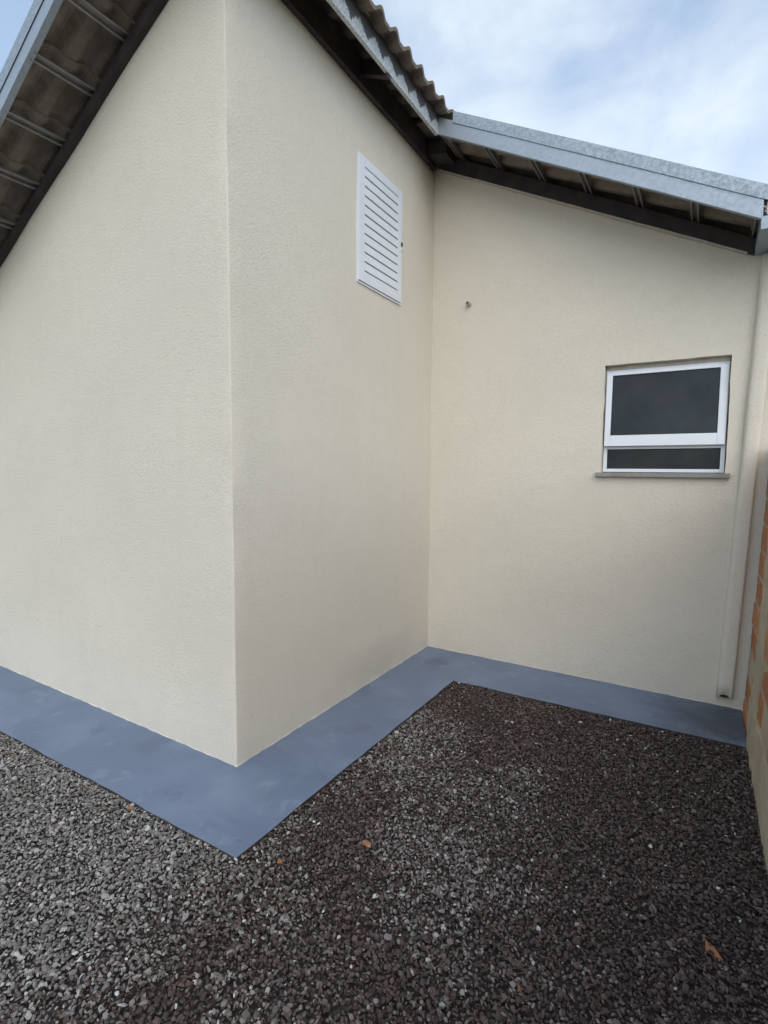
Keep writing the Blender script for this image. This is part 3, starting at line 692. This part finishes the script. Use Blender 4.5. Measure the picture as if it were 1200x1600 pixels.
me = bpy.data.meshes.new('gravel'); me.vertices.add(len(V)); me.vertices.foreach_set('co', V.ravel())
me.loops.add(F.size); me.loops.foreach_set('vertex_index', F.ravel()); me.polygons.add(len(F))
me.polygons.foreach_set('loop_start', np.arange(0, F.size, 3, dtype=np.int32)); me.polygons.foreach_set('loop_total', np.full(len(F), 3, np.int32))
me.polygons.foreach_set('use_smooth', np.zeros(len(F), bool))
me.update(calc_edges=True)
at_ = me.attributes.new('stone', 'FLOAT_COLOR', 'POINT'); at_.data.foreach_set('color', C4.ravel())
me.materials.append(M['stone'])
gv = link(bpy.data.objects.new('gravel', me)); tag(gv, 'loose grey and dark brown gravel covering the yard', 'gravel', kind='stuff')
print('stones', nS, 'tris', len(F))

# ------------------------------------------------------------------ chips and straw lying on the gravel
def chip(x, y, pts, th, rz, label, tilt=(0.1, 0.12), z=-0.022):
    bm = bmesh.new(); pts = [(a * 0.8, b * 0.8, c) for a, b, c in pts]; top = [bm.verts.new((a, b, th * 0.5 + c)) for a, b, c in pts]; bot = [bm.verts.new((a * 1.04, b * 1.04, -th * 0.5 + c)) for a, b, c in pts]; n_ = len(pts)
    bm.faces.new(top); bm.faces.new(bot[::-1])
    for i in range(n_): bm.faces.new((top[i], bot[i], bot[(i + 1) % n_], top[(i + 1) % n_]))
    o = obj('clay_chip', bm, 'chip', bevel=0.0008); o.location = (x, y, z); o.rotation_euler = (tilt[0], tilt[1], rz)
    tag(o, label, 'chip', 'orange chips on the gravel'); return o
chip(2.035, 0.085, [(-0.030, 0.022, 0.0), (-0.022, -0.016, 0), (0.002, -0.022, 0), (0.040, -0.024, 0), (0.004, 0.010, 0)], 0.006, -0.25, 'largest flat pointed orange chip on dark gravel near the brick wall', (0.25, -0.1), 0.000)
chip(0.853, -0.100, [(-0.022, -0.010, 0), (0.016, -0.014, 0), (0.024, 0.006, 0), (-0.004, 0.016, 0), (-0.02, 0.010, 0)], 0.005, 0.3, 'flat orange-brown chip on pale gravel, furthest from the blue strip', (0.3, 0.1), -0.004)
chip(0.618, -0.356, [(-0.012, -0.010, 0), (0.012, -0.012, 0), (0.016, 0.006, 0), (-0.008, 0.012, 0)], 0.005, 0.8, 'small rust-orange chip just off the tip of the blue strip', (0.2, 0.2), -0.005)
chip(-0.46, -0.482, [(-0.014, -0.008, 0), (0.010, -0.010, 0), (0.016, 0.004, 0), (-0.002, 0.011, 0)], 0.005, 0.2, 'reddish chip beside the blue strip, nearest the left edge', (0.3, 0.0), -0.006)
chip(-0.16, -0.468, [(-0.020, -0.007, 0), (0.018, -0.009, 0), (0.022, 0.005, 0), (-0.014, 0.009, 0)], 0.005, 0.5, 'elongated rusty chip against the front edge of the blue strip', (0.2, 0.15), -0.006)

# dry stems caught along the slab edge and by the brick wall: a scatter nobody would count
verts, faces = [], []
spots = [(1.02, 1.50), (1.10, 1.46), (1.18, 1.47), (2.02, 1.30), (2.10, 1.36), (2.12, 1.18), (1.98, 1.42), (2.15, 0.95), (2.13, 0.62), (0.60, 1.52), (1.5, 1.2), (1.25, 0.75), (2.05, 0.4)]
for (sx_, sy0) in spots:
    for q in range(2):
        x_, y_ = sx_ + jit(0.03), sy0 + jit(0.03); a = random.uniform(0, math.pi); ln_ = random.uniform(0.02, 0.045); z_ = -0.010
        d = Vector((math.cos(a), math.sin(a), 0)); n_ = Vector((-d.y, d.x, 0)); pts = []
        for i in range(4):
            f = i / 3 - 0.5; c = Vector((x_, y_, z_ + 0.006 * math.sin((f + .5) * 3.1) + jit(0.001))) + d * ln_ * f + n_ * 0.008 * f * f
            for k in range(3): pts.append(c + (n_ * math.cos(k * 2.094) + Vector((0, 0, 1)) * math.sin(k * 2.094)) * 0.0013)
        b = len(verts); verts += [tuple(p) for p in pts]
        for i in range(3):
            for k in range(3): faces.append((b + i * 3 + k, b + i * 3 + (k + 1) % 3, b + (i + 1) * 3 + (k + 1) % 3, b + (i + 1) * 3 + k))
st_ = raw('dry_straw', verts, faces, 'straw'); tag(st_, 'thin bits of pale dry straw scattered over the dark gravel', 'straw', kind='stuff')
